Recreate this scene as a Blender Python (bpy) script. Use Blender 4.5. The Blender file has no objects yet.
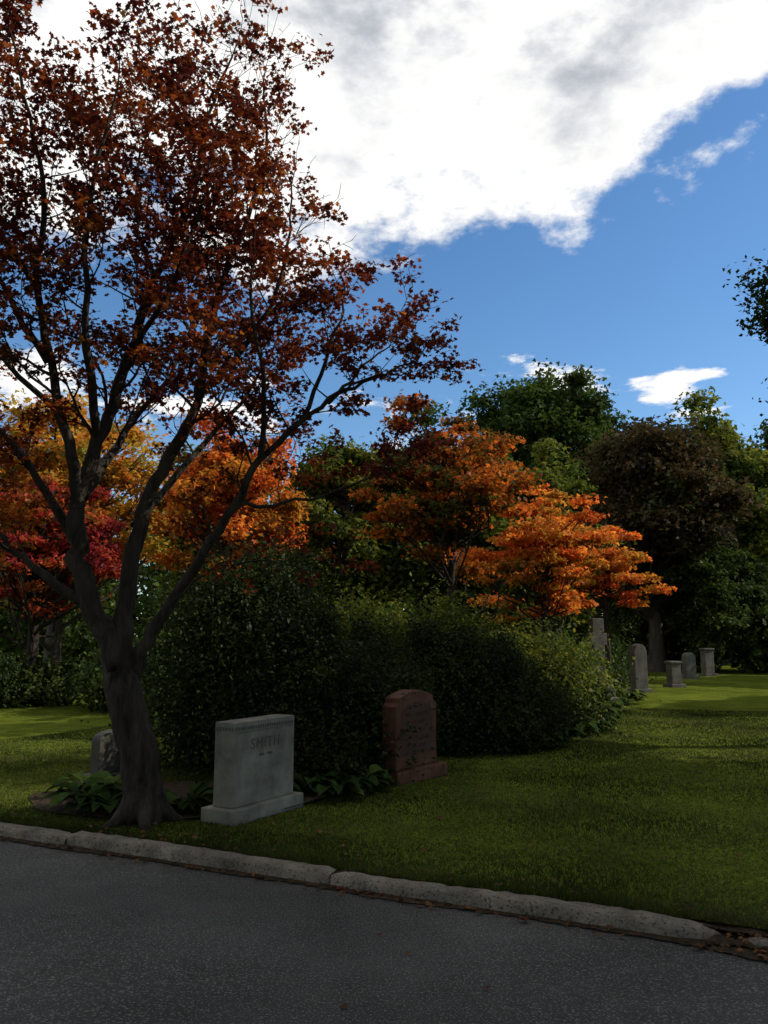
import bpy, math, random
import numpy as np
from mathutils import Vector
rng = np.random.default_rng(11)
random.seed(5)
scene = bpy.context.scene
COL = scene.collection

# ------------------------------------------------------------------ helpers
def link(ob, parent=None):
    COL.objects.link(ob)
    if parent is not None: ob.parent = parent
    return ob

def empty(name):
    return link(bpy.data.objects.new(name, None))

def raw_mesh(name, V, F, mat, parent=None, smooth=False):
    V = np.asarray(V, dtype=np.float32); F = np.asarray(F, dtype=np.int32)
    me = bpy.data.meshes.new(name)
    me.vertices.add(len(V)); me.vertices.foreach_set('co', V.ravel())
    me.loops.add(F.size); me.loops.foreach_set('vertex_index', F.ravel())
    me.polygons.add(len(F))
    me.polygons.foreach_set('loop_start', np.arange(0, F.size, F.shape[1], dtype=np.int32))
    me.update(calc_edges=True); me.validate()
    if smooth: me.polygons.foreach_set('use_smooth', np.ones(len(F), dtype=bool))
    me.materials.append(mat)
    return link(bpy.data.objects.new(name, me), parent)

def norm(a): return a / (np.linalg.norm(a, axis=-1, keepdims=True) + 1e-9)

def lobes(angles, lens, w=.2):
    V = [(0, 0, 0)]; F = []
    for a, l in zip(angles, lens):
        a = math.radians(a); c, s = math.cos(a), math.sin(a)
        i = len(V)
        for x, y, z in ((w*l*1.1, l*.5, .04), (0, l, -.1), (-w*l*1.1, l*.5, .04)):
            V.append((x*c + y*s, -x*s + y*c, z))
        F.append((0, i, i+1, i+2))
    return np.array(V), np.array(F)
MAPLE = lobes((-105, -52, 0, 52, 105), (.55, .85, 1, .85, .55), .3)
TRI = lobes((-60, 0, 60), (.8, 1, .8), .3)
OVAL = (np.array([(0, 0, 0), (.3, .5, .07), (0, 1, -.08), (-.3, .5, .07)]), np.array([(0, 1, 2, 3)]))

def leaves(name, P, N, size, templ, mat, parent=None):
    P = np.asarray(P); n = len(P)
    N = norm(N); R = rng.normal(size=(n, 3)); T = norm(np.cross(N, R)); B = np.cross(N, T)
    S = np.asarray(size).reshape(-1, 1, 1) if np.ndim(size) else np.full((n, 1, 1), size)
    S = S * rng.uniform(.6, 1.3, (n, 1, 1))
    tv, tf = templ
    V = P[:, None, :] + S * (tv[None, :, 0:1]*T[:, None, :] + (tv[None, :, 1:2]-.4)*B[:, None, :] + tv[None, :, 2:3]*N[:, None, :])
    F = tf[None] + (np.arange(n)*len(tv))[:, None, None]
    return raw_mesh(name, V.reshape(-1, 3), F.reshape(-1, 4), mat, parent)

def tubes(name, polys, mat, parent=None, sides=6):
    VV = []; FF = []; off = 0
    ang = np.linspace(0, 2*math.pi, sides, endpoint=False)
    for pts, rad in polys:
        pts = np.asarray(pts, float); m = len(pts)
        t = norm(np.gradient(pts, axis=0))
        ref = np.array((0.31, 0.93, 0.12)) if abs(norm(pts[-1]-pts[0])[2]) > .5 else np.array((0.05, 0.1, 1.0))
        u = norm(np.cross(t, ref)); v = np.cross(t, u)
        r = np.asarray(rad).reshape(-1, 1, 1)
        if sides >= 12:
            ph = np.arange(m)[:, None, None]*.35
            r = r*(1+.05*np.sin(ang[None, :, None]*3+ph)+.035*np.sin(ang[None, :, None]*5-ph*1.7))
        ring = pts[:, None, :] + r*(np.cos(ang)[None, :, None]*u[:, None, :] + np.sin(ang)[None, :, None]*v[:, None, :])
        VV.append(ring.reshape(-1, 3))
        i = np.arange(m-1)[:, None]*sides; j = np.arange(sides)[None]; k = (j+1) % sides
        FF.append(np.stack([i+j, i+k, i+sides+k, i+sides+j], -1).reshape(-1, 4)+off)
        off += m*sides
    return raw_mesh(name, np.concatenate(VV), np.concatenate(FF), mat, parent, smooth=True)

# ------------------------------------------------------------------ materials
def new_mat(name):
    m = bpy.data.materials.new(name); m.use_nodes = True
    nt = m.node_tree; nt.nodes.clear()
    return m, nt, nt.nodes.new, nt.links.new

def ramp_set(r, stops):
    el = r.color_ramp.elements
    while len(el) < len(stops): el.new(.5)
    for e, (p, c) in zip(el, stops):
        e.position = p; e.color = (*c, 1)

def leaf_mat(name, cols, trans=.35, clump=1.2, rough=.5, spec=.15, dark=.45):
    m, nt, N, L = new_mat(name)
    geo = N('ShaderNodeNewGeometry'); r = N('ShaderNodeValToRGB')
    n = len(cols); ramp_set(r, [((i+.5)/n, c) for i, c in enumerate(cols)])
    tc = N('ShaderNodeTexCoord'); ns = N('ShaderNodeTexNoise')
    ns.inputs['Scale'].default_value = clump; ns.inputs['Detail'].default_value = 2
    L(tc.outputs['Object'], ns.inputs['Vector'])
    ma = N('ShaderNodeMath'); ma.operation = 'MULTIPLY_ADD'; ma.inputs[1].default_value = 3.0; ma.inputs[2].default_value = -1.25
    L(ns.outputs['Fac'], ma.inputs[0])
    ad = N('ShaderNodeMath'); ad.operation = 'MULTIPLY_ADD'; ad.inputs[1].default_value = .5
    L(geo.outputs['Random Per Island'], ad.inputs[0]); L(ma.outputs[0], ad.inputs[2]); ad.use_clamp = True
    L(ad.outputs[0], r.inputs['Fac'])
    mul = N('ShaderNodeVectorMath'); mul.operation = 'SCALE'
    mr = N('ShaderNodeMapRange'); mr.inputs['To Min'].default_value = 1-dark; mr.inputs['To Max'].default_value = 1.2
    wn = N('ShaderNodeMath'); wn.operation = 'MULTIPLY'; wn.inputs[1].default_value = 37.13
    fr = N('ShaderNodeMath'); fr.operation = 'FRACT'
    L(geo.outputs['Random Per Island'], wn.inputs[0]); L(wn.outputs[0], fr.inputs[0]); L(fr.outputs[0], mr.inputs['Value'])
    L(r.outputs['Color'], mul.inputs[0]); L(mr.outputs[0], mul.inputs['Scale'])
    d = N('ShaderNodeBsdfDiffuse'); t = N('ShaderNodeBsdfTranslucent'); g = N('ShaderNodeBsdfGlossy')
    g.inputs['Roughness'].default_value = rough; g.inputs['Color'].default_value = (spec, spec, spec, 1)
    L(mul.outputs[0], d.inputs['Color']); L(mul.outputs[0], t.inputs['Color'])
    mx = N('ShaderNodeMixShader'); mx.inputs[0].default_value = trans
    L(d.outputs[0], mx.inputs[1]); L(t.outputs[0], mx.inputs[2])
    m2 = N('ShaderNodeMixShader'); m2.inputs[0].default_value = .05
    L(mx.outputs[0], m2.inputs[1]); L(g.outputs[0], m2.inputs[2])
    o = N('ShaderNodeOutputMaterial'); L(m2.outputs[0], o.inputs['Surface'])
    return m

def rough_mat(name, c1, c2, scale, bump=.3, bscale=None, rough=.85, c3=None, speck=0, stretch=(1, 1, 1), spec=.3, dist=.02, big=None):
    m, nt, N, L = new_mat(name)
    tc = N('ShaderNodeTexCoord'); mp = N('ShaderNodeMapping'); mp.inputs['Scale'].default_value = stretch
    L(tc.outputs['Object'], mp.inputs['Vector'])
    n1 = N('ShaderNodeTexNoise'); n1.inputs['Scale'].default_value = scale; n1.inputs['Detail'].default_value = 8; n1.inputs['Roughness'].default_value = .65
    L(mp.outputs[0], n1.inputs['Vector'])
    r = N('ShaderNodeValToRGB'); ramp_set(r, [(.32, c1), (.68, c2)])
    L(n1.outputs['Fac'], r.inputs['Fac']); col = r.outputs['Color']
    if speck:
        n2 = N('ShaderNodeTexNoise'); n2.inputs['Scale'].default_value = speck; n2.inputs['Detail'].default_value = 2
        L(tc.outputs['Object'], n2.inputs['Vector'])
        r2 = N('ShaderNodeValToRGB'); ramp_set(r2, [(.56, (0, 0, 0)), (.64, (1, 1, 1))])
        L(n2.outputs['Fac'], r2.inputs['Fac'])
        mx = N('ShaderNodeMix'); mx.data_type = 'RGBA'; L(r2.outputs['Color'], mx.inputs['Factor'])
        L(col, mx.inputs['A']); mx.inputs['B'].default_value = (*c3, 1); col = mx.outputs['Result']
    if big:
        n4 = N('ShaderNodeTexNoise'); n4.inputs['Scale'].default_value = big; n4.inputs['Detail'].default_value = 5
        L(tc.outputs['Object'], n4.inputs['Vector'])
        mr = N('ShaderNodeMapRange'); mr.inputs['From Min'].default_value = .3; mr.inputs['From Max'].default_value = .7
        mr.inputs['To Min'].default_value = .65; mr.inputs['To Max'].default_value = 1.25; L(n4.outputs['Fac'], mr.inputs['Value'])
        sc = N('ShaderNodeVectorMath'); sc.operation = 'SCALE'; L(col, sc.inputs[0]); L(mr.outputs[0], sc.inputs['Scale']); col = sc.outputs[0]
    b = N('ShaderNodeBsdfPrincipled'); b.inputs['Roughness'].default_value = rough
    b.inputs['Specular IOR Level'].default_value = spec
    L(col, b.inputs['Base Color'])
    nb = N('ShaderNodeTexNoise'); nb.inputs['Scale'].default_value = bscale or scale*4; nb.inputs['Detail'].default_value = 6
    L(mp.outputs[0], nb.inputs['Vector'])
    bp = N('ShaderNodeBump'); bp.inputs['Strength'].default_value = bump; bp.inputs['Distance'].default_value = dist
    L(nb.outputs['Fac'], bp.inputs['Height']); L(bp.outputs[0], b.inputs['Normal'])
    o = N('ShaderNodeOutputMaterial'); L(b.outputs[0], o.inputs['Surface'])
    return m

M_bark = rough_mat('bark_dark', (.011, .009, .007), (.055, .042, .031), 14, 1.0, 26, stretch=(1, 1, .22), spec=.1, dist=.05)
M_bark2 = rough_mat('bark_grey', (.04, .034, .028), (.09, .075, .06), 6, .9, 20, stretch=(1, 1, .25), spec=.1)
M_granite = rough_mat('light_granite', (.14, .13, .105), (.215, .20, .165), 5, .2, 160, c3=(.09, .085, .07), speck=260, big=2.5, spec=.1)
M_granite_d = rough_mat('carving_shade_granite', (.06, .056, .048), (.085, .08, .07), 20, .3, 120)  # darker stone paints the shadow of cut letters; dentils share it
M_redstone = rough_mat('red_granite', (.07, .030, .018), (.13, .052, .030), 9, .15, 120, rough=.6, c3=(.045, .02, .014), speck=200, spec=.1, big=3)
M_redstone_d = rough_mat('carved_red_granite', (.045, .021, .014), (.065, .03, .02), 9, .2, 120)
M_oldstone = rough_mat('weathered_stone', (.065, .06, .048), (.15, .135, .11), 5, .4, 40, big=1.5)
M_darkstone = rough_mat('dark_stone', (.035, .032, .025), (.08, .072, .055), 5, .4, 40)
M_kerb = rough_mat('kerb_concrete', (.075, .063, .047), (.20, .17, .13), 5, .7, 60, c3=(.05, .043, .032), speck=55, big=2.2)
M_asphalt = rough_mat('asphalt', (.048, .046, .042), (.084, .080, .074), 1.1, 1.0, 130, rough=.9, c3=(.19, .18, .168), speck=95, big=.6, spec=.1)
M_soil = rough_mat('soil', (.02, .014, .009), (.05, .035, .022), 12, .8, 50, spec=.05)
M_lawn = rough_mat('sun_brightened_turf', (.045, .060, .009), (.095, .120, .015), 1.8, 1.0, 70, rough=1, c3=(.14, .16, .024), speck=45, spec=0, big=.5)  # colour raised so far strips read as sunlit; sunlight is painted in
M_grass = leaf_mat('shade_darkened_blades', [(.020, .030, .005), (.034, .050, .008), (.056, .072, .011), (.08, .083, .024)], .4, .7)  # shade of the near lawn put into the blade colour
L_main = leaf_mat('maple_crimson', [(.08, .016, .012), (.13, .024, .013), (.22, .04, .014), (.36, .09, .016), (.10, .02, .012)], .45, 1.0)
L_main2 = leaf_mat('maple_turning_orange', [(.25, .04, .014), (.46, .09, .016), (.6, .18, .02), (.34, .14, .02)], .5, 1.0)
L_orange = leaf_mat('maple_orange', [(.58, .10, .018), (.78, .19, .025), (.82, .30, .04), (.42, .2, .02)], .55, .9)
L_orange2 = leaf_mat('maple_orange_green', [(.05, .065, .012), (.14, .09, .014), (.44, .11, .016), (.72, .18, .022), (.12, .085, .014)], .55, .9)
L_yellow = leaf_mat('maple_yellow', [(.5, .36, .04), (.65, .33, .035), (.65, .18, .025), (.26, .25, .03)], .55, .7)
L_red = leaf_mat('maple_red', [(.22, .022, .028), (.42, .035, .032), (.56, .10, .024), (.22, .08, .018)], .5, 1.0)
L_maroon = leaf_mat('purple_beech', [(.038, .030, .014), (.07, .048, .018), (.10, .06, .022), (.045, .055, .016)], .35, .6)
L_green = leaf_mat('green_foliage', [(.025, .045, .01), (.045, .08, .014), (.085, .12, .02), (.035, .065, .012)], .45, .5)
L_green2 = leaf_mat('yellowgreen_foliage', [(.05, .08, .012), (.11, .15, .02), (.22, .21, .025), (.06, .09, .014)], .5, .5)
L_dark = leaf_mat('dark_oak_foliage', [(.012, .023, .007), (.025, .04, .010), (.036, .055, .012)], .3, .5, spec=.05)
L_yew = leaf_mat('yew_foliage', [(.010, .019, .005), (.019, .032, .007), (.040, .055, .010), (.014, .026, .006)], .3, 1.5)
L_shrub = leaf_mat('broadleaf_shrub', [(.020, .038, .009), (.035, .06, .011), (.06, .088, .016)], .35, 1.5)
L_hosta = leaf_mat('hosta_leaf', [(.022, .042, .011), (.035, .062, .015), (.06, .085, .02)], .3, 2, spec=.05)
L_fallen = leaf_mat('fallen_leaves', [(.07, .042, .02), (.12, .058, .025), (.16, .08, .038), (.09, .028, .014)], .1, 3)

# ------------------------------------------------------------------ ground
KA = np.array((-3.12, 6.80)); KB = np.array((1.80, 4.47))
kd = (KB-KA)/np.linalg.norm(KB-KA); kn = np.array((-kd[1], kd[0]))
def K(s, t, z=0.0):
    p = KA + kd*s + kn*t
    return (p[0], p[1], z)

def lawn_z(x, y):
    x = np.asarray(x, float); y = np.asarray(y, float)
    t = (x-KA[0])*kn[0] + (y-KA[1])*kn[1]
    w = np.clip((t-.2)/3, 0, 1)
    return .072 + w*(.03*np.sin(x*.55+1)*np.cos(y*.4) + .02*np.sin(x*1.3+y*.9)) + .004*np.clip(t-12, 0, 60)

def grid(name, s0, s1, t0, t1, ns, nt_, zf, mat, tpow=1):
    S = np.linspace(s0, s1, ns); T = t0+(t1-t0)*np.linspace(0, 1, nt_)**tpow
    ss, tt = np.meshgrid(S, T)
    X = KA[0]+kd[0]*ss+kn[0]*tt; Y = KA[1]+kd[1]*ss+kn[1]*tt
    V = np.stack([X, Y, zf(X, Y)], -1).reshape(-1, 3)
    i, j = np.meshgrid(np.arange(nt_-1), np.arange(ns-1), indexing='ij')
    a = (i*ns+j).ravel()
    return raw_mesh(name, V, np.stack([a, a+1, a+ns+1, a+ns], 1), mat, smooth=True)

raw_mesh('ground', [(-900, -900, -.03), (900, -900, -.03), (900, 900, -.03), (-900, 900, -.03)], [(0, 1, 2, 3)], M_lawn)
grid('lawn', -70, 110, .15, 120, 240, 200, lawn_z, M_lawn, 2)
grid('asphalt_road', -90, 90, -7.5, .02, 200, 30, lambda x, y: .006*np.sin(x*.8)*np.cos(y*.9), M_asphalt)
grid('soil_strip', -20, 12, .10, .23, 460, 4, lambda x, y: .06+.014*np.sin(x*7)*np.sin(y*11)+.008*np.sin(x*23), M_soil)
grid('soil_patch', 5.36, 5.8, -.02, .14, 30, 10, lambda x, y: .028+.012*np.sin(x*31)*np.sin(y*37), M_soil)
def gutter():
    n = 600; V = []; F = []
    for i in range(n+1):
        s_ = -8+i*.035
        wd = .035+.03*math.sin(s_*3.1)*math.sin(s_*1.3)+abs(rng.normal(scale=.012))+(.12*math.exp(-((s_-5.7)/.35)**2))
        V += [K(s_, .03, .016), K(s_, -wd*.5, .014), K(s_, -wd, .0065)]
    for i in range(n):
        for j in (0, 1): F.append((i*3+j, i*3+3+j, i*3+4+j, i*3+1+j))
    raw_mesh('gutter_dirt', V, F, M_soil)
gutter()

def kerb_stone(s0, s1, h, name, taper=False):
    n = max(4, int((s1-s0)/.06)); w = .14
    prof = [(0, -.05), (0, h-.035), (.01, h-.012), (.03, h), (w-.02, h), (w, h-.015), (w, -.05)]
    V = []; F = []; ph = rng.uniform(0, 6); tilt = rng.normal(scale=.004)
    for i in range(n+1):
        s = s0+(s1-s0)*i/n
        e = min(i, n-i); sh = {0: .02, 1: .003}.get(e, 0); wv = .004*math.sin(s*2.3+ph)+tilt
        if taper: sh += .05*max(0, (s-(s1-.28))/.28)**1.6
        for k, (t, z) in enumerate(prof):
            V.append(K(s, t+rng.normal(scale=.003)+(sh if t < .04 else 0)+wv, z+rng.normal(scale=.0028)-(sh if z > 0 else 0)+(wv if z > 0 else 0)))
    m = len(prof)
    for i in range(n):
        for k in range(m-1):
            F.append((i*m+k, (i+1)*m+k, (i+1)*m+k+1, i*m+k+1))
    for base in (0, n*m):
        F.append((base+0, base+1, base+5, base+6)); F.append((base+1, base+2, base+4, base+5))
    return raw_mesh(name, V, F, M_kerb, kerb)
kerb = empty('kerb')
s = -30.0; edges = []
while s < 5.0:
    e = s+(2.35 if s > -5 else 2.6)
    if e > 4.6: e = 5.44
    edges.append((s, e-.008)); s = e
for i, (a, b) in enumerate(edges): kerb_stone(a, b, .088, 'stone_%d' % i, b > 5)
for i, (a, b) in enumerate(((5.53, 8.0), (8.01, 10.4), (10.41, 12.8))): kerb_stone(a, b, .05, 'low_stone_%d' % i)

def in_bed(x, y):
    return ((x+2.0)/1.35)**2+((y-7.95)/.8)**2 < 1
def grass():
    n = 420000
    t = .15 + 14*rng.random(n)**1.8; sA = rng.uniform(-5, 12, n)
    X = KA[0]+kd[0]*sA+kn[0]*t; Y = KA[1]+kd[1]*sA+kn[1]*t
    ok = (np.abs(X) < .55*Y+.3) & ~in_bed(X, Y)
    X = X[ok]; Y = Y[ok]; t = t[ok]; n = len(X); Z = lawn_z(X, Y)
    patch = .75+.35*np.sin(X*2.1+Y)*np.sin(Y*1.7-X*.6)
    h = rng.uniform(.014, .042, n)*patch*(1+1.1*(t < .3)*rng.random(n)); a = rng.uniform(0, 6.28, n); w = .0026+.0006*t
    lx = rng.normal(scale=.018, size=n); ly = rng.normal(scale=.018, size=n)
    A = np.stack([X-np.cos(a)*w, Y-np.sin(a)*w, Z], 1); B = np.stack([X+np.cos(a)*w, Y+np.sin(a)*w, Z], 1); C = np.stack([X+lx, Y+ly, Z+h], 1)
    V = np.stack([A, B, C], 1).reshape(-1, 3)
    raw_mesh('grass', V, np.arange(3*n).reshape(-1, 3), M_grass)
grass()

th = np.linspace(0, 2*math.pi, 49)[:-1]
V = [(-2.0, 7.95, .115)]+[(-2+1.4*math.cos(a)*(1+.07*math.sin(5*a)), 7.95+.85*math.sin(a)*(1+.07*math.cos(4*a)), .09) for a in th]
me = bpy.data.meshes.new('planting_bed'); me.from_pydata(V, [], [(0, i+1, (i+1) % 48+1) for i in range(48)]); me.materials.append(M_soil)
link(bpy.data.objects.new('planting_bed', me))

P = []
for _ in range(480):
    s_ = rng.uniform(-4, 7)
    if rng.random() < .62: t_ = -abs(rng.normal(scale=.07))-.012; z = .02
    else: t_ = .17+abs(rng.normal(scale=.12)); z = .10
    p = K(s_, t_); P.append((p[0], p[1], z))
for _ in range(420):
    x = rng.normal(-1.2, 2.2); y = rng.uniform(5.8, 10)
    if (np.array((x, y))-KA) @ kn > .2: P.append((x, y, float(lawn_z(x, y))+.03))
for _ in range(30):
    s_ = rng.uniform(-3, 7); p = K(s_, -rng.uniform(.1, 1.6)); P.append((p[0], p[1], .012))
for _ in range(60):
    s_ = rng.normal(5.6, .2); t_ = rng.normal(-.01, .07); p = K(s_, t_); P.append((p[0], p[1], .05 if 5.4 < s_ < 5.54 else (.024 if t_ < 0 else .07)))
P = np.array(P); leaves('fallen_leaves', P, np.array((0, 0, 1.))+rng.normal(scale=.25, size=P.shape), .027, MAPLE, L_fallen)

# ------------------------------------------------------------------ main Japanese maple
def main_maple():
    root = empty('japanese_maple_tree')
    Y0 = 7.05
    def lim(pts, r0, r1): 
        pts = np.array(pts, float); pts[:, 1] += Y0
        q = np.vstack([2*pts[0]-pts[1], pts, 2*pts[-1]-pts[-2]]); out = []
        for i in range(1, len(q)-2):
            for u in (0, .25, .5, .75):
                p0, p1, p2, p3 = q[i-1:i+3]
                out.append(.5*((2*p1)+(-p0+p2)*u+(2*p0-5*p1+4*p2-p3)*u*u+(-p0+3*p1-3*p2+p3)*u**3))
        out.append(pts[-1]); out = np.array(out)
        out[1:-1] += rng.normal(scale=.014, size=(len(out)-2, 3))
        rad = r0+(r1-r0)*np.linspace(0, 1, len(out))**.7
        rad = rad*(1+rng.normal(scale=.035, size=len(out)))
        return out, rad
    trunk = lim([(-2.03, 0, -.05), (-2.04, 0, .12), (-2.06, 0, .4), (-2.15, 0, .83), (-2.26, 0, 1.2), (-2.33, .0, 1.52)], .2, .15)
    trunk[1][:5] = [.24, .215, .20, .188, .18]
    trunk[1][5:] = np.linspace(.175, .14, len(trunk[1])-5)
    A = lim([(-2.3, 0, 1.45), (-2.58, -.03, 1.93), (-2.71, -.05, 2.37), (-2.71, -.05, 2.82), (-2.63, 0, 3.27), (-2.51, .05, 3.74), (-2.4, .1, 4.22), (-2.27, .15, 4.8), (-2.06, .2, 5.4), (-1.9, .25, 6.1), (-1.78, .3, 6.85), (-1.56, .3, 7.5)], .11, .01)
    C = lim([(-2.32, 0, 1.42), (-2.29, .05, 1.93), (-2.26, .1, 2.46), (-2.11, .15, 3.0), (-1.91, .2, 3.45), (-1.77, .25, 3.84), (-1.72, .3, 4.4), (-1.58, .35, 5.1), (-1.36, .4, 5.8), (-1.2, .4, 6.5), (-1.25, .4, 7.3)], .10, .009)
    D = lim([(-2.2, 0, 1.2), (-2.1, -.03, 1.5), (-1.9, -.05, 1.85), (-1.58, -.1, 2.33), (-1.33, -.1, 2.73), (-1.1, -.12, 3.2), (-.76, -.1, 3.5), (-.36, -.1, 3.79), (.0, -.05, 3.98), (.22, 0, 4.1)], .075, .008)
    sec = [
     lim([(-2.71, -.05, 2.75), (-2.8, -.2, 3.36), (-2.94, -.35, 4.03), (-3.05, -.5, 4.7), (-2.97, -.6, 5.4), (-3.1, -.7, 6.1), (-3.3, -.8, 6.9)], .06, .01),
     lim([(-2.7, -.05, 2.4), (-3.06, .1, 2.9), (-3.46, .25, 3.36), (-3.95, .4, 3.8), (-4.5, .5, 4.4)], .055, .01),
     lim([(-2.58, 0, 1.9), (-2.94, -.1, 2.1), (-3.2, -.15, 2.33), (-3.45, -.2, 2.6), (-3.9, -.3, 3.0), (-4.4, -.3, 3.6)], .05, .01),
     lim([(-1.77, .25, 3.84), (-1.42, .2, 4.22), (-1.1, .15, 4.7), (-.92, .1, 5.3), (-.9, .1, 5.95)], .045, .007),
     lim([(-.76, -.1, 3.5), (-.52, 0, 4.15), (-.4, .1, 4.65), (-.4, .1, 5.0)], .026, .006),
     lim([(-1.9, -.05, 1.85), (-1.53, -.25, 2.15), (-1.0, -.35, 2.24), (-.48, -.4, 2.15)], .016, .004),
     lim([(-1.33, -.1, 2.73), (-.95, .3, 2.85), (-.5, .6, 3.0), (0, .8, 3.25), (.3, .9, 3.4)], .022, .005),
     lim([(-2.7, -.05, 2.85), (-2.6, .8, 3.7), (-2.3, 1.5, 4.7), (-2.1, 1.9, 5.9)], .055, .009),
     lim([(-2.6, 0, 3.4), (-2.55, -.6, 4.3), (-2.4, -1.0, 5.2), (-2.2, -1.1, 6.1)], .045, .009),
     lim([(-2.26, .1, 2.6), (-1.9, .7, 3.4), (-1.4, 1.2, 4.3), (-1.1, 1.4, 5.1)], .045, .009),
     lim([(-2.95, -.35, 4.0), (-3.4, -.3, 4.7), (-3.8, -.2, 5.4), (-4.0, -.1, 6.2)], .035, .009),
     lim([(-1.1, -.12, 3.2), (-1.05, -.4, 3.8), (-1.15, -.6, 4.5), (-1.1, -.7, 5.1)], .03, .007),
     lim([(-2.45, .08, 4.0), (-2.0, -.2, 4.7), (-1.65, -.4, 5.4), (-1.5, -.5, 6.2)], .035, .007),
     lim([(-2.9, -.2, 3.6), (-3.3, -.8, 4.0), (-3.7, -1.2, 4.5)], .03, .007),
     lim([(-3.0, -.5, 4.6), (-3.5, -.7, 5.3), (-3.9, -.8, 6.1), (-4.1, -.8, 6.9)], .03, .007),
     lim([(-2.2, .17, 5.0), (-2.5, .5, 5.7), (-2.6, .7, 6.5), (-2.5, .8, 7.3)], .03, .007),
     lim([(-.5, -.1, 3.7), (-.25, .25, 4.1), (-.05, .4, 4.35), (.12, .45, 4.5)], .02, .005),
     lim([(-.36, -.1, 3.79), (-.05, -.3, 3.9), (.1, -.35, 3.85), (.22, -.4, 3.9)], .014, .004),
    ]
    big = [trunk, A, C, D]+sec
    twigs = []; LP = []
    def bare_p(p):
        b = .06
        if p[2] > 6.7 and p[0] > -1.9: b = .6
        elif p[0] > -1.0 and p[2] > 5.2: b = .6
        elif p[2] < 2.9 and p[0] > -2.4: b = .8
        elif p[2] < 3.5 and -2.8 < p[0] < -.6: b = .5
        return b
    def grow(p, d, Ln, r, lev):
        n = max(3, int(Ln/.12)); pts = [p]; q = p.copy(); dd = d
        for i in range(n):
            dd = norm(dd+rng.normal(scale=.17, size=3)+np.array((0, 0, .04 if lev < 2 else .0)))
            q = q+dd*Ln/n; pts.append(q)
        pts = np.array(pts); twigs.append((pts, np.linspace(r, max(.0018, r*.3), n+1)))
        if lev < 3:
            for i in range(1, n+1):
                if rng.random() < (.9 if lev == 1 else .72):
                    side = rng.normal(size=3); side[2] *= .35
                    cd = norm(dd*.7+norm(side)*.9+np.array((0, 0, .12)))
                    grow(pts[i], cd, Ln*rng.uniform(.35, .6), max(.003, r*.5), lev+1)
        if lev >= 2 and rng.random() > bare_p(pts[-1]):
            for i in range(1, n+1):
                k = rng.integers(4, 10) if lev == 3 else rng.integers(2, 5)
                LP.extend(pts[i]+rng.normal(scale=(.055, .055, .028), size=(k, 3)))
    for (pts, rad), lo in [(A, .36), (C, .4), (D, .45)]+[(s_, .26) for s_ in sec]:
        seg = np.linalg.norm(np.diff(pts, axis=0), axis=1); acc = 0
        m = len(pts)
        for i in range(int(m*lo), m):
            acc += seg[min(i, len(seg)-1)]
            if acc > .152:
                acc = 0
                side = rng.normal(size=3); side[2] = abs(side[2])*.35
                tdir = norm(pts[min(i+1, m-1)]-pts[i-1])
                d = norm(norm(side)*1.0+tdir*.55+np.array((0, 0, .1)))
                Ls = rng.uniform(.5, .95)
                if pts[i][0] > -.9: Ls *= .66
                grow(pts[i], d, Ls, max(.005, rad[i]*.4), 1)
        grow(pts[-1], norm(pts[-1]-pts[-3]), .4, rad[-1], 1)
    tubes('trunk_and_limbs', big, M_bark, root, 14)
    tubes('twigs', twigs, M_bark, root, 4)
    LP = np.array(LP)
    Nn = np.array((0, 0, 1.))+rng.normal(scale=.65, size=LP.shape)
    pr = np.clip((4.6-LP[:, 2])/2.2, 0, .85)*np.clip((-.9-LP[:, 0])/1.2, 0, 1)+.04
    pick = rng.random(len(LP)) < pr
    leaves('leaves', LP[~pick], Nn[~pick], .039, MAPLE, L_main, root)
    leaves('turning_leaves', LP[pick], Nn[pick], .039, MAPLE, L_main2, root)
    roots = []
    for a in (0.2, 1.5, 2.7, 3.9, 5.1):
        c, s_ = math.cos(a), math.sin(a)
        roots.append((np.array([(-2.04+.08*c, Y0+.08*s_, .36), (-2.04+.15*c, Y0+.15*s_, .18), (-2.04+.25*c, Y0+.25*s_, .09), (-2.04+.38*c, Y0+.38*s_, .04)]), [.07, .075, .05, .02]))
    tubes('root_flare', roots, M_bark, root, 8)
    print('main leaves', len(LP), 'twigs', len(twigs))
main_maple()

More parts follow.
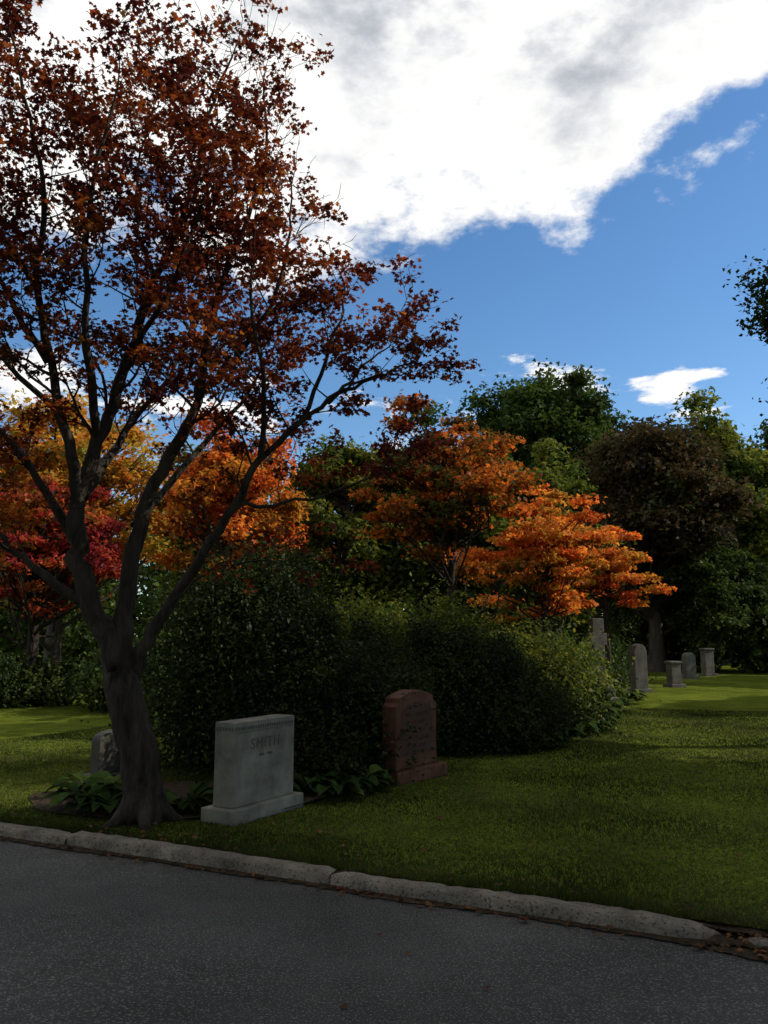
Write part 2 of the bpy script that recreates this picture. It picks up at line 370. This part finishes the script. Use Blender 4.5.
# ------------------------------------------------------------------ generic trees
def tree(name, x, y, h, r, z0, mat, ncl=60, per=260, ls=.14, bark=M_bark2, templ=TRI, cr=.3, flat=.6, trunk_r=None, top=1.0, shell=.55, limb=.32):
    root = empty(name); zc = (h+z0)/2; hz = (h-z0)/2; g0 = float(lawn_z(x, y))
    tr = trunk_r or h*.022+.03
    lop = rng.uniform(0, 6.28, 3)
    C = []
    while len(C) < ncl:
        v = rng.normal(size=3); v /= np.linalg.norm(v); rr = (shell+(1-shell)*rng.random())*rng.uniform(.82, 1.1)
        a = math.atan2(v[1], v[0]); rr *= 1+.13*math.sin(3*a+lop[0])+.10*math.sin(5*a+lop[1]+v[2]*3)
        wz = 1-.35*max(0, v[2]*rr)*top
        C.append((x+v[0]*rr*r*wz*(1-cr*.6), y+v[1]*rr*r*wz*(1-cr*.6), zc+v[2]*rr*hz*(1-cr*.5)))
    C = np.array(C)
    tp = np.array([(x+.04*h*math.sin(k*1.7+x)*k/6*.4, y+.03*h*math.cos(k*2.1)*k/6*.4, -.1+g0+(h*.85)*k/6) for k in range(7)])
    polys = [(tp, [tr*1.35, tr, tr*.85, tr*.7, tr*.5, tr*.3, tr*.1])]
    for c in C:
        zb = max(z0*.55, c[2]-np.hypot(c[0]-x, c[1]-y)*rng.uniform(.6, 1.1)); zb = min(zb, h*.75)
        f = np.clip((zb-g0+.1)/(h*.85)*6, 0, 5.9); i = int(f); b = tp[i]+(tp[i+1]-tp[i])*(f-i)
        mid = b*.5+c*.5+np.array((0, 0, -.08*r))+rng.normal(scale=.05*r, size=3)
        m2 = b*.2+c*.8+rng.normal(scale=.04*r, size=3)
        rb = tr*limb
        polys.append((np.array([b, mid, m2, c]), [rb, rb*.6, rb*.35, rb*.12]))
        for _ in range(3):
            e = c+np.clip(rng.normal(size=3), -1.2, 1.2)*cr*r*np.array((.5, .5, .3)); polys.append((np.array([m2, (m2+e)/2+rng.normal(scale=.03*r, size=3), e]), [rb*.25, rb*.15, rb*.05]))
    tubes('trunk_and_limbs', polys, bark, root, 6)
    k = rng.integers(int(per*.4), int(per*1.6), ncl); idx = np.repeat(np.arange(ncl), k); n = len(idx)
    v = norm(rng.normal(size=(n, 3))); rad = rng.random(n)[:, None]**.55
    cs = rng.uniform(.6, 1.35, ncl)[idx][:, None]
    off = v*rad*cr*r*cs*np.array((1, 1, flat))
    off *= 1+.38*np.sin(v[:, 0:1]*7+idx[:, None])*np.sin(v[:, 1:2]*6+idx[:, None]*2)
    Pp = C[idx]+off
    Nn = v*.3+np.array((0, 0, .7))+rng.normal(scale=.6, size=(n, 3))
    leaves('leaves', Pp, Nn, ls, templ, mat, root)
    return root

def shrub(name, blobs, mat, n, ls, templ=OVAL, up=.4, rag=.16, shoot=.22, per=16, stems=True):
    root = empty(name); B = np.array(blobs, float)
    area = B[:, 3]*B[:, 5]+B[:, 4]*B[:, 5]+B[:, 3]*B[:, 4]; ns = n//per; idx = rng.choice(len(B), ns, p=area/area.sum())
    v = norm(rng.normal(size=(ns, 3))); rad = 1-np.abs(rng.normal(scale=rag, size=ns))
    bump = 1+.10*np.sin(v[:, 0]*9+idx*1.3)*np.sin(v[:, 2]*8+idx)+.07*np.sin(v[:, 1]*17+v[:, 0]*13+idx*2.1)
    P0 = B[idx, :3]+v*((rad*bump)[:, None])*B[idx, 3:]
    scl = B[idx, 3:].mean(1)
    Ls = shoot*scl*rng.uniform(.5, 1.5, ns)*(1+1.5*(rng.random(ns) < .1))
    dr = norm(v*.8+np.array((0, 0, .35))+rng.normal(scale=.45, size=(ns, 3)))
    sid = np.repeat(np.arange(ns), per); u = np.tile(np.linspace(-.45, 1, per), ns)+rng.normal(scale=.05, size=ns*per)
    wd = (.26*(1.1-u))[:, None]*Ls[sid][:, None]
    P = P0[sid]+dr[sid]*(u*Ls[sid])[:, None]+rng.normal(size=(ns*per, 3))*wd-np.array((0, 0, 1))*((np.clip(u, 0, 1)**2)*.18*Ls[sid])[:, None]
    vv = v[sid]
    g = lawn_z(P[:, 0], P[:, 1]); ok = P[:, 2] > g
    P = P[ok]; vv = vv[ok]
    leaves('leaves', P, vv*.5+np.array((0, 0, up))+rng.normal(scale=.55, size=P.shape), ls, templ, mat, root)
    if stems:
        polys = []
        for b in B:
            for _ in range(5):
                e = b[:3]+norm(rng.normal(size=3))*b[3:]*.8; e[2] = max(e[2], b[2]*.8)
                s0 = np.array((b[0]+rng.normal(scale=.1), b[1]+rng.normal(scale=.1), .0))
                polys.append((np.array([s0, (s0+e)/2+rng.normal(scale=.06, size=3), e]), [.03, .02, .006]))
        tubes('stems', polys, M_bark, root, 5)
    return root

def blobs_rand(x0, x1, y0, y1, h0, h1, n, r=.6):
    out = []
    for i in range(n):
        x = rng.uniform(x0, x1); y = rng.uniform(y0, y1); h = rng.uniform(h0, h1); rr = r*rng.uniform(.75, 1.25)
        out.append((x, y, h*.5, rr, rr, h*.52)); 
        out.append((x+rng.normal(scale=.3*r), y+rng.normal(scale=.3*r), h-.3*rr, rr*.65, rr*.65, rr*.5))
    return out

# irregular dark shrubs behind the stones
shrub('yew_shrub', [(-.8, 9.3, .75, .55, .5, .85), (-.35, 9.5, .6, .42, .4, .72), (-1.2, 9.4, .75, .42, .5, .75), (-.95, 9.6, 1.4, .3, .35, .42), (-.5, 9.8, 1.2, .3, .4, .35), (-1.15, 8.9, .4, .33, .35, .45), (-.62, 8.75, .3, .38, .3, .38), (.15, 10.2, .8, .4, .4, .5), (-.05, 9.7, .5, .4, .4, .62), (-.05, 9.15, .42, .26, .28, .5), (-.2, 10.4, 1.35, .3, .3, .38), (-.65, 9.0, .95, .25, .25, .3), (-1.3, 9.8, 1.65, .22, .3, .3), (-.7, 9.7, 1.75, .14, .2, .2)], L_yew, 105000, .046, OVAL, rag=.3, shoot=.58)
shrub('dark_shrub', [(-1.75, 9.8, 1.0, .5, .6, 1.1), (-1.95, 9.8, 2.0, .35, .5, .45), (-1.55, 10.1, 2.25, .4, .5, .45), (-2.4, 9.9, .8, .4, .5, .85), (-1.2, 10.6, 2.1, .35, .4, .4), (-2.35, 10.2, 1.8, .3, .3, .5)], L_yew, 32000, .055, OVAL, rag=.5, shoot=.8)
shrub('yew_shrub', [(.95, 11.7, .75, .55, .5, .8), (1.6, 11.9, .65, .6, .55, .75), (2.25, 12.4, .4, .45, .5, .5), (1.2, 11.9, 1.3, .3, .4, .4), (.4, 11.6, .7, .42, .5, .75), (2.0, 12.4, .9, .3, .35, .35), (1.7, 11.3, .28, .4, .35, .34), (1.75, 12.1, 1.35, .2, .25, .25), (.6, 11.9, 1.5, .25, .3, .4), (1.0, 11.2, .3, .35, .3, .35)], L_yew, 80000, .050, OVAL, rag=.3, shoot=.58)
shrub('forsythia_shrub', [(-.3, 12.4, .9, .4, .4, .9), (-.45, 12.4, 1.8, .3, .3, .5), (.05, 12.6, 1.5, .3, .3, .45), (.9, 13, 1.2, .5, .4, .8), (1.05, 13.2, 2.0, .22, .3, .4)], L_green2, 9000, .075, OVAL, rag=.5, shoot=.8, per=12)
shrub('low_shrub', [(2.7, 13.2, .3, .5, .5, .36), (3.2, 13.9, .3, .5, .5, .36), (2.9, 14.7, .5, .6, .6, .6), (2.0, 11.6, .3, .35, .35, .3)], L_yew, 24000, .07, OVAL, shoot=.6, rag=.3)
shrub('shrub_border', blobs_rand(-1.5, 3.0, 13.8, 16.5, 1.3, 2.1, 12, .9), L_green2, 60000, .08, OVAL, rag=.4, shoot=.6)
shrub('juniper_shrub', [(4.3, 18.4, .3, .7, .6, .45), (5.4, 20.6, .3, .6, .6, .45), (4.1, 20, .8, .6, .6, .7), (6.6, 25, .5, .9, .8, .65), (7.8, 28, .6, 1.0, 1, .7)], L_shrub, 28000, .10, OVAL, rag=.3, shoot=.5)
shrub('rhododendron_shrub', blobs_rand(-12.5, -4.4, 17.2, 19, .9, 1.7, 16, .8), L_shrub, 55000, .10, OVAL, rag=.3, shoot=.4)

tree('orange_maple_tree', -4.2, 21, 8.1, 2.6, 2.4, L_orange, 105, 240, .10, cr=.21, shell=.3)
tree('yellow_maple_tree', -9.0, 22, 9.2, 3.4, 2.2, L_yellow, 115, 240, .11, cr=.21, shell=.3)
tree('red_maple_tree', -8.2, 18.8, 5.7, 2.3, 1.8, L_red, 80, 240, .085, bark=M_bark, cr=.21, flat=.4, shell=.3)
tree('green_tree', -1.2, 26, 9.2, 2.9, 1.2, L_green2, 110, 260, .13, cr=.24, shell=.4)
tree('green_tree', 1.7, 29, 10.4, 3.3, 1.5, L_green, 110, 260, .14, cr=.24, shell=.4)
tree('green_tree', -6.0, 29, 9.0, 3.6, 1.0, L_green2, 110, 240, .15, cr=.24, shell=.4)
tree('orange_maple_tree', 1.3, 15.4, 6.4, 2.5, 2.6, L_orange2, 100, 240, .072, bark=M_bark, templ=MAPLE, cr=.19, flat=.3, trunk_r=.1, shell=.15, limb=.3)
tree('orange_maple_tree', 3.7, 18.6, 5.6, 2.4, 1.7, L_orange, 84, 240, .080, bark=M_bark, cr=.19, flat=.3, trunk_r=.1, shell=.15, limb=.3)
tree('orange_maple_tree', 6.2, 22.4, 5.0, 1.9, 2.0, L_orange, 44, 230, .09, bark=M_bark, cr=.21, flat=.3, trunk_r=.09, shell=.2, limb=.3)
tree('green_tree', 5.0, 27, 8.6, 2.9, .8, L_green2, 110, 250, .13, cr=.24, shell=.4)
tree('purple_beech_tree', 11.8, 35, 12.6, 4.2, 2.0, L_maroon, 170, 280, .17, cr=.24, top=.5)
tree('round_oak_tree', 9.9, 47, 17.9, 4.9, 8, L_green, 170, 300, .22, flat=.75, cr=.24, top=.1, shell=.7)
tree('evergreen_shrub_tree', 13.6, 34, 6.9, 2.4, .3, L_green, 90, 330, .12, top=.3, cr=.26)
tree('evergreen_shrub_tree', 16.6, 37, 6.0, 2.4, .3, L_shrub, 70, 330, .12, top=.5, cr=.26)
tree('green_tree', 19.5, 46, 15.8, 5, 2, L_green2, 130, 260, .24, cr=.24)
tree('green_tree', 26, 48, 16.5, 5.5, 2, L_green, 130, 260, .24, cr=.24)
# trees standing outside the picture, right of and behind the viewpoint, throwing the shade
tree('oak_tree', 9.2, 12.4, 9.3, 3.3, 5.2, L_dark, 130, 620, .105, templ=OVAL, trunk_r=.24, top=.6, cr=.24, shell=.5)
tree('oak_tree', 16, 8.5, 16, 4.2, 4, L_dark, 120, 400, .26, trunk_r=.35)
tree('oak_tree', 19.5, 19.6, 9.5, 3.4, 2.6, L_dark, 100, 360, .24, trunk_r=.26, top=.3)
tree('oak_tree', 11.5, 4.6, 13, 5, 3.0, L_dark, 120, 360, .26, trunk_r=.3)
tree('oak_tree', 21, 28.6, 8.0, 4.2, 2.2, L_dark, 70, 260, .26, trunk_r=.24)
tree('oak_tree', 1.5, -5.5, 15, 6.5, 4.0, L_dark, 120, 280, .36, trunk_r=.35)
tree('oak_tree', -9.5, -3.5, 15, 6.0, 4.0, L_dark, 110, 280, .36, trunk_r=.35)

def distant():
    bl = []
    for i in range(60):
        x = -48+i*1.75+rng.normal(scale=.7); y = rng.uniform(52, 62)
        h = rng.uniform(10.5, 14.5)+(1.5 if x > 12 else 0); r = rng.uniform(2.2, 3.8)
        bl.append((x, y, h*.45, r, r, h*.45)); bl.append((x+rng.normal(), y-1, h*.8, r*.7, r*.7, h*.2))
        bl.append((x+rng.normal(), y-3, h*.35, r*.9, r*.9, h*.3))
    shrub('distant_trees', bl, L_green, 150000, .34, TRI, rag=.22, stems=False)
    bl = []
    for i in range(26):
        x = -24+i*1.9+rng.normal(scale=.6); y = rng.uniform(34, 40); h = rng.uniform(3.5, 6.2); r = rng.uniform(1.4, 2.2)
        bl.append((x, y, h*.45, r, r, h*.5)); 
    shrub('understorey_trees', bl, L_green, 75000, .19, TRI, rag=.25)
distant()

def hosta(x, y, r=.4, n=34):
    V = []; F = []; g = float(lawn_z(x, y))
    for k in range(n):
        a = rng.uniform(0, 6.283); Ln = r*rng.uniform(.7, 1.15); lift = rng.uniform(.35, 1.1); w = Ln*.17
        c, s_ = math.cos(a), math.sin(a); b = len(V)
        tw = rng.normal(scale=.15)
        for u in (0, .3, .5, .7, .87, 1.0):
            d = Ln*(u*.95); z = g+Ln*lift*(u*1.5-u*u*1.25)+.02; ww = w*(.12 if u == 0 else (.25 if u == .3 else (1.0 if u in (.5, .7) else (.6 if u == .87 else .03))))
            for sd in (-1, 0, 1):
                V.append((x+c*d-s_*sd*ww, y+s_*d+c*sd*ww, z+abs(sd)*ww*.28+sd*tw*ww))
        for i in range(5):
            for j in range(2):
                F.append((b+i*3+j, b+(i+1)*3+j, b+(i+1)*3+j+1, b+i*3+j+1))
    raw_mesh('hosta_plant', V, F, L_hosta, smooth=True)
for x, y, r in [(-.5, 8.1, .36), (-.25, 8.4, .34), (-.75, 8.3, .35), (-.1, 8.75, .3), (-1.75, 7.4, .34), (-1.5, 7.75, .34), (-2.7, 7.5, .38), (-2.45, 7.3, .3), (2.6, 12.3, .4), (3.1, 13.0, .45), (3.6, 14.0, .45), (4.0, 15.2, .5), (4.4, 16.4, .5), (4.9, 17.6, .5), (5.7, 19.3, .5), (2.3, 11.6, .35), (-2.5, 8.0, .4), (-1.1, 8.0, .33), (-2.9, 8.1, .35)]:
    hosta(x, y, r)

# ------------------------------------------------------------------ headstones
import bmesh
def slab(name, outline, thick, mat, parent, bevel=.008):
    bm = bmesh.new()
    f = bm.faces.new([bm.verts.new((u, 0, z)) for u, z in outline])
    ret = bmesh.ops.extrude_face_region(bm, geom=[f])
    bmesh.ops.translate(bm, vec=(0, thick, 0), verts=[v for v in ret['geom'] if isinstance(v, bmesh.types.BMVert)])
    bmesh.ops.recalc_face_normals(bm, faces=bm.faces)
    if bevel: bmesh.ops.bevel(bm, geom=[e for e in bm.edges if e.calc_face_angle(0) > .5], offset=bevel, segments=2, affect='EDGES', profile=.6)
    me = bpy.data.meshes.new(name); bm.to_mesh(me); bm.free(); me.materials.append(mat)
    return link(bpy.data.objects.new(name, me), parent)
def rect(u0, u1, z0, z1): return [(u0, z0), (u1, z0), (u1, z1), (u0, z1)]
def text(body, size, u, z, v, mat, parent, name='lettering', ext=.002):
    cu = bpy.data.curves.new(name, 'FONT'); cu.body = body; cu.size = size; cu.align_x = 'CENTER'; cu.extrude = ext; cu.space_character = 1.15
    ob = bpy.data.objects.new(name+'_c', cu); COL.objects.link(ob)
    dg = bpy.context.evaluated_depsgraph_get(); me = bpy.data.meshes.new_from_object(ob.evaluated_get(dg))
    bpy.data.objects.remove(ob); me.materials.clear(); me.materials.append(mat)
    o = link(bpy.data.objects.new(name, me), parent); o.location = (u, v, z); o.rotation_euler = (math.radians(90), 0, 0)
    return o

def place(root, x, y, ang, s=1):
    root.location = (x, y, float(lawn_z(x, y))-.02); root.rotation_euler = (0, 0, ang); root.scale = (s, s, s)

sm = empty('granite_headstone')
slab('body', rect(0, .84, .14, .84), .22, M_granite, sm, .008)
slab('plinth', rect(-.07, .91, 0, .138), .36, M_granite, sm, .012).location = (0, -.07, 0)
for k in range(25):
    slab('dentil_%d' % k, rect(.012+k*.0328, .012+k*.0328+.015, .77, .80), .004, M_granite_d, sm, 0).location = (0, -.005, 0)
for k in range(6):
    d = slab('end_dentil_%d' % k, rect(0, .015, .77, .80), .004, M_granite_d, sm, 0); d.rotation_euler = (0, 0, math.radians(-90)); d.location = (-.005, .03+k*.034, 0)
slab('frieze_line', rect(.01, .83, .752, .757), .003, M_granite_d, sm, 0).location = (0, -.004, 0)
text('SMITH', .13, .42, .60, -.0015, M_granite_d, sm)
text('1894 - 1962', .035, .42, .53, -.0015, M_granite_d, sm, 'dates')
place(sm, -1.27, 6.98, math.atan2(.86, .51))

br = empty('red_granite_headstone')
top = [(0, .16), (.86, .16), (.86, .86), (.8, .9)]
for k in range(1, 12):
    a = k/12; top.append((.86-.86*a, .93+.10*math.sin(math.pi*a)))
top += [(.06, .9), (0, .86)]
slab('body', top, .2, M_redstone, br, .012)
slab('plinth', rect(-.1, .96, 0, .158), .38, M_redstone, br, .014).location = (0, -.09, 0)
slab('panel_border', [(.1, .3), (.76, .3), (.76, .8), (.62, .87), (.43, .9), (.24, .87), (.1, .8)], .003, M_redstone_d, br, 0).location = (0, -.004, 0)
for k, s_ in enumerate(('IN MEMORY OF', 'JOHN HALL', '1871 - 1934', 'HIS WIFE ANNE', '1875 - 1950')):
    text(s_, .065, .43, .74-k*.09, -.0062, M_redstone, br, 'line_%d' % k, .0015)
place(br, .13, 8.8, math.atan2(.81, .58), .95)

def small_stone(name, x, y, w, h, t, ang, mat, kind='round'):
    r = empty(name)
    if kind == 'round':
        o = [(0, .12), (w, .12), (w, h*.82)]+[(w/2+w/2*math.cos(a), h*.82+h*.18*math.sin(a)) for a in np.linspace(.25, math.pi-.25, 9)]+[(0, h*.82)]
        slab('body', o, t, mat, r, .01)
    else:
        slab('body', rect(0, w, .12, h), t, mat, r, .02)
        slab('cap', rect(-.03, w+.03, h+.002, h+.07), t+.06, mat, r, .015).location = (0, -.03, 0)
    slab('plinth', rect(-.08, w+.08, 0, .118), t+.16, mat, r, .012).location = (0, -.08, 0)
    place(r, x, y, ang)
small_stone('weathered_headstone', -3.02, 8.75, .4, .56, .14, 1.0, M_darkstone)
small_stone('weathered_headstone', 7.0, 22.6, .4, 1.35, .28, .3, M_oldstone)
small_stone('square_headstone', 8.65, 24.4, .34, .72, .28, .3, M_oldstone, 'sq')
small_stone('weathered_headstone', 11.0, 29.5, .42, .95, .25, .3, M_oldstone)
small_stone('square_headstone', 12.3, 31, .4, 1.0, .28, .3, M_oldstone, 'sq')
cr = empty('stone_cross_monument')
slab('plinth', rect(-.36, .36, 0, .22), .6, M_oldstone, cr, .02).location = (0, -.3, 0)
slab('die', rect(-.25, .25, .222, .6), .42, M_oldstone, cr, .02).location = (0, -.21, 0)
slab('cross', [(-.17, .602), (.17, .602), (.15, 1.4), (.22, 1.4), (.22, 1.68), (.15, 1.68), (.15, 2.02), (-.15, 2.02), (-.15, 1.68), (-.22, 1.68), (-.22, 1.4), (-.15, 1.4)], .2, M_oldstone, cr, .015).location = (0, -.1, 0)
place(cr, 4.98, 18.9, .3)

# ------------------------------------------------------------------ sky, sun
SUN_EL, SUN_AZ = 36, 82
w = bpy.data.worlds.new('World'); scene.world = w; w.use_nodes = True
nt = w.node_tree; nt.nodes.clear(); N = nt.nodes.new; Lk = nt.links.new
def M(op, a, b=None, c=None, clamp=False):
    n = N('ShaderNodeMath'); n.operation = op; n.use_clamp = clamp
    for i, v in enumerate((a, b, c)):
        if v is None: continue
        if isinstance(v, (int, float)): n.inputs[i].default_value = v
        else: Lk(v, n.inputs[i])
    return n.outputs[0]
def SS(v, a, b):
    n = N('ShaderNodeMapRange'); n.interpolation_type = 'SMOOTHSTEP'; n.inputs['From Min'].default_value = a; n.inputs['From Max'].default_value = b
    Lk(v, n.inputs['Value']); return n.outputs[0]
tc = N('ShaderNodeTexCoord'); nz = N('ShaderNodeVectorMath'); nz.operation = 'NORMALIZE'; Lk(tc.outputs['Generated'], nz.inputs[0])
sp = N('ShaderNodeSeparateXYZ'); Lk(nz.outputs[0], sp.inputs[0])
el = M('MULTIPLY', M('ARCSINE', sp.outputs[2]), 57.2958); az = M('MULTIPLY', M('ARCTAN2', sp.outputs[0], sp.outputs[1]), 57.2958)
def noise(scale, detail, rough, loc, sc=(1, 1, 1.8), dist=.0):
    mp = N('ShaderNodeMapping'); mp.inputs['Scale'].default_value = sc; mp.inputs['Location'].default_value = loc
    Lk(nz.outputs[0], mp.inputs['Vector'])
    n = N('ShaderNodeTexNoise'); n.inputs['Scale'].default_value = scale; n.inputs['Detail'].default_value = detail; n.inputs['Roughness'].default_value = rough; n.inputs['Distortion'].default_value = dist
    Lk(mp.outputs[0], n.inputs['Vector']); return n.outputs['Fac']
n1 = noise(4.5, 12, .62, (.3, .1, .7))
n2 = noise(9, 10, .6, (2.3, 1.1, .2), (1, 1, 3.2))
n3 = noise(5, 7, .5, (.36, .1, .80))
n4 = noise(15, 8, .6, (.1, .4, .3))
thr = M('MULTIPLY_ADD', az, .14, 28.0)
m1 = M('ADD', M('DIVIDE', M('SUBTRACT', el, thr), 5.5), M('MULTIPLY', M('SUBTRACT', n1, .5), 6.0))
mask1 = SS(m1, -.15, .65)
band = M('SUBTRACT', 1, M('DIVIDE', M('ABSOLUTE', M('SUBTRACT', el, 16.2)), 3.2))
m2 = M('ADD', M('MULTIPLY', band, 1.0), M('MULTIPLY', M('SUBTRACT', n2, .5), 7.0))
mask2 = SS(m2, .6, 1.4)
mask = M('MAXIMUM', mask1, mask2)
sky = N('ShaderNodeTexSky'); sky.sky_type = 'NISHITA'; sky.sun_disc = False
sky.sun_elevation = math.radians(SUN_EL); sky.sun_rotation = math.radians(SUN_AZ); sky.ozone_density = 2.5; sky.air_density = 1.0; sky.dust_density = .2
hs = N('ShaderNodeHueSaturation'); hs.inputs['Saturation'].default_value = 1.2; Lk(sky.outputs[0], hs.inputs['Color'])
bg1 = N('ShaderNodeBackground'); bg1.inputs['Strength'].default_value = .15; Lk(hs.outputs[0], bg1.inputs['Color'])
thick = M('MULTIPLY', SS(m1, .6, 2.3), SS(M('ADD', n3, M('MULTIPLY', M('SUBTRACT', n4, .5), .6)), .42, .72))
rp = N('ShaderNodeValToRGB'); ramp_set(rp, [(0, (1.0, .99, .97)), (.4, (.74, .755, .78)), (1, (.44, .47, .52))]); Lk(thick, rp.inputs['Fac'])
bg2 = N('ShaderNodeBackground'); bg2.inputs['Strength'].default_value = 1.08; Lk(rp.outputs['Color'], bg2.inputs['Color'])
mx = N('ShaderNodeMixShader'); Lk(mask, mx.inputs[0]); Lk(bg1.outputs[0], mx.inputs[1]); Lk(bg2.outputs[0], mx.inputs[2])
wo = N('ShaderNodeOutputWorld'); Lk(mx.outputs[0], wo.inputs['Surface'])

sl = bpy.data.lights.new('sun', 'SUN'); sl.energy = 5.0; sl.angle = math.radians(.53); sl.color = (1, .93, .81)
so = link(bpy.data.objects.new('sun', sl))
e, a = math.radians(SUN_EL), math.radians(SUN_AZ)
so.rotation_euler = Vector((math.sin(a)*math.cos(e), math.cos(a)*math.cos(e), math.sin(e))).to_track_quat('Z', 'Y').to_euler()

cam = bpy.data.cameras.new('camera'); cam.sensor_fit = 'VERTICAL'; cam.sensor_height = 36; cam.sensor_width = 27; cam.lens = 28.0; cam.clip_end = 3000; cam.clip_start = .05
co = link(bpy.data.objects.new('camera', cam)); co.location = (0, 0, 1.6); co.rotation_euler = (math.radians(99), 0, 0)
scene.camera = co
scene.view_settings.view_transform = 'Standard'; scene.view_settings.look = 'None'; scene.view_settings.exposure = 0
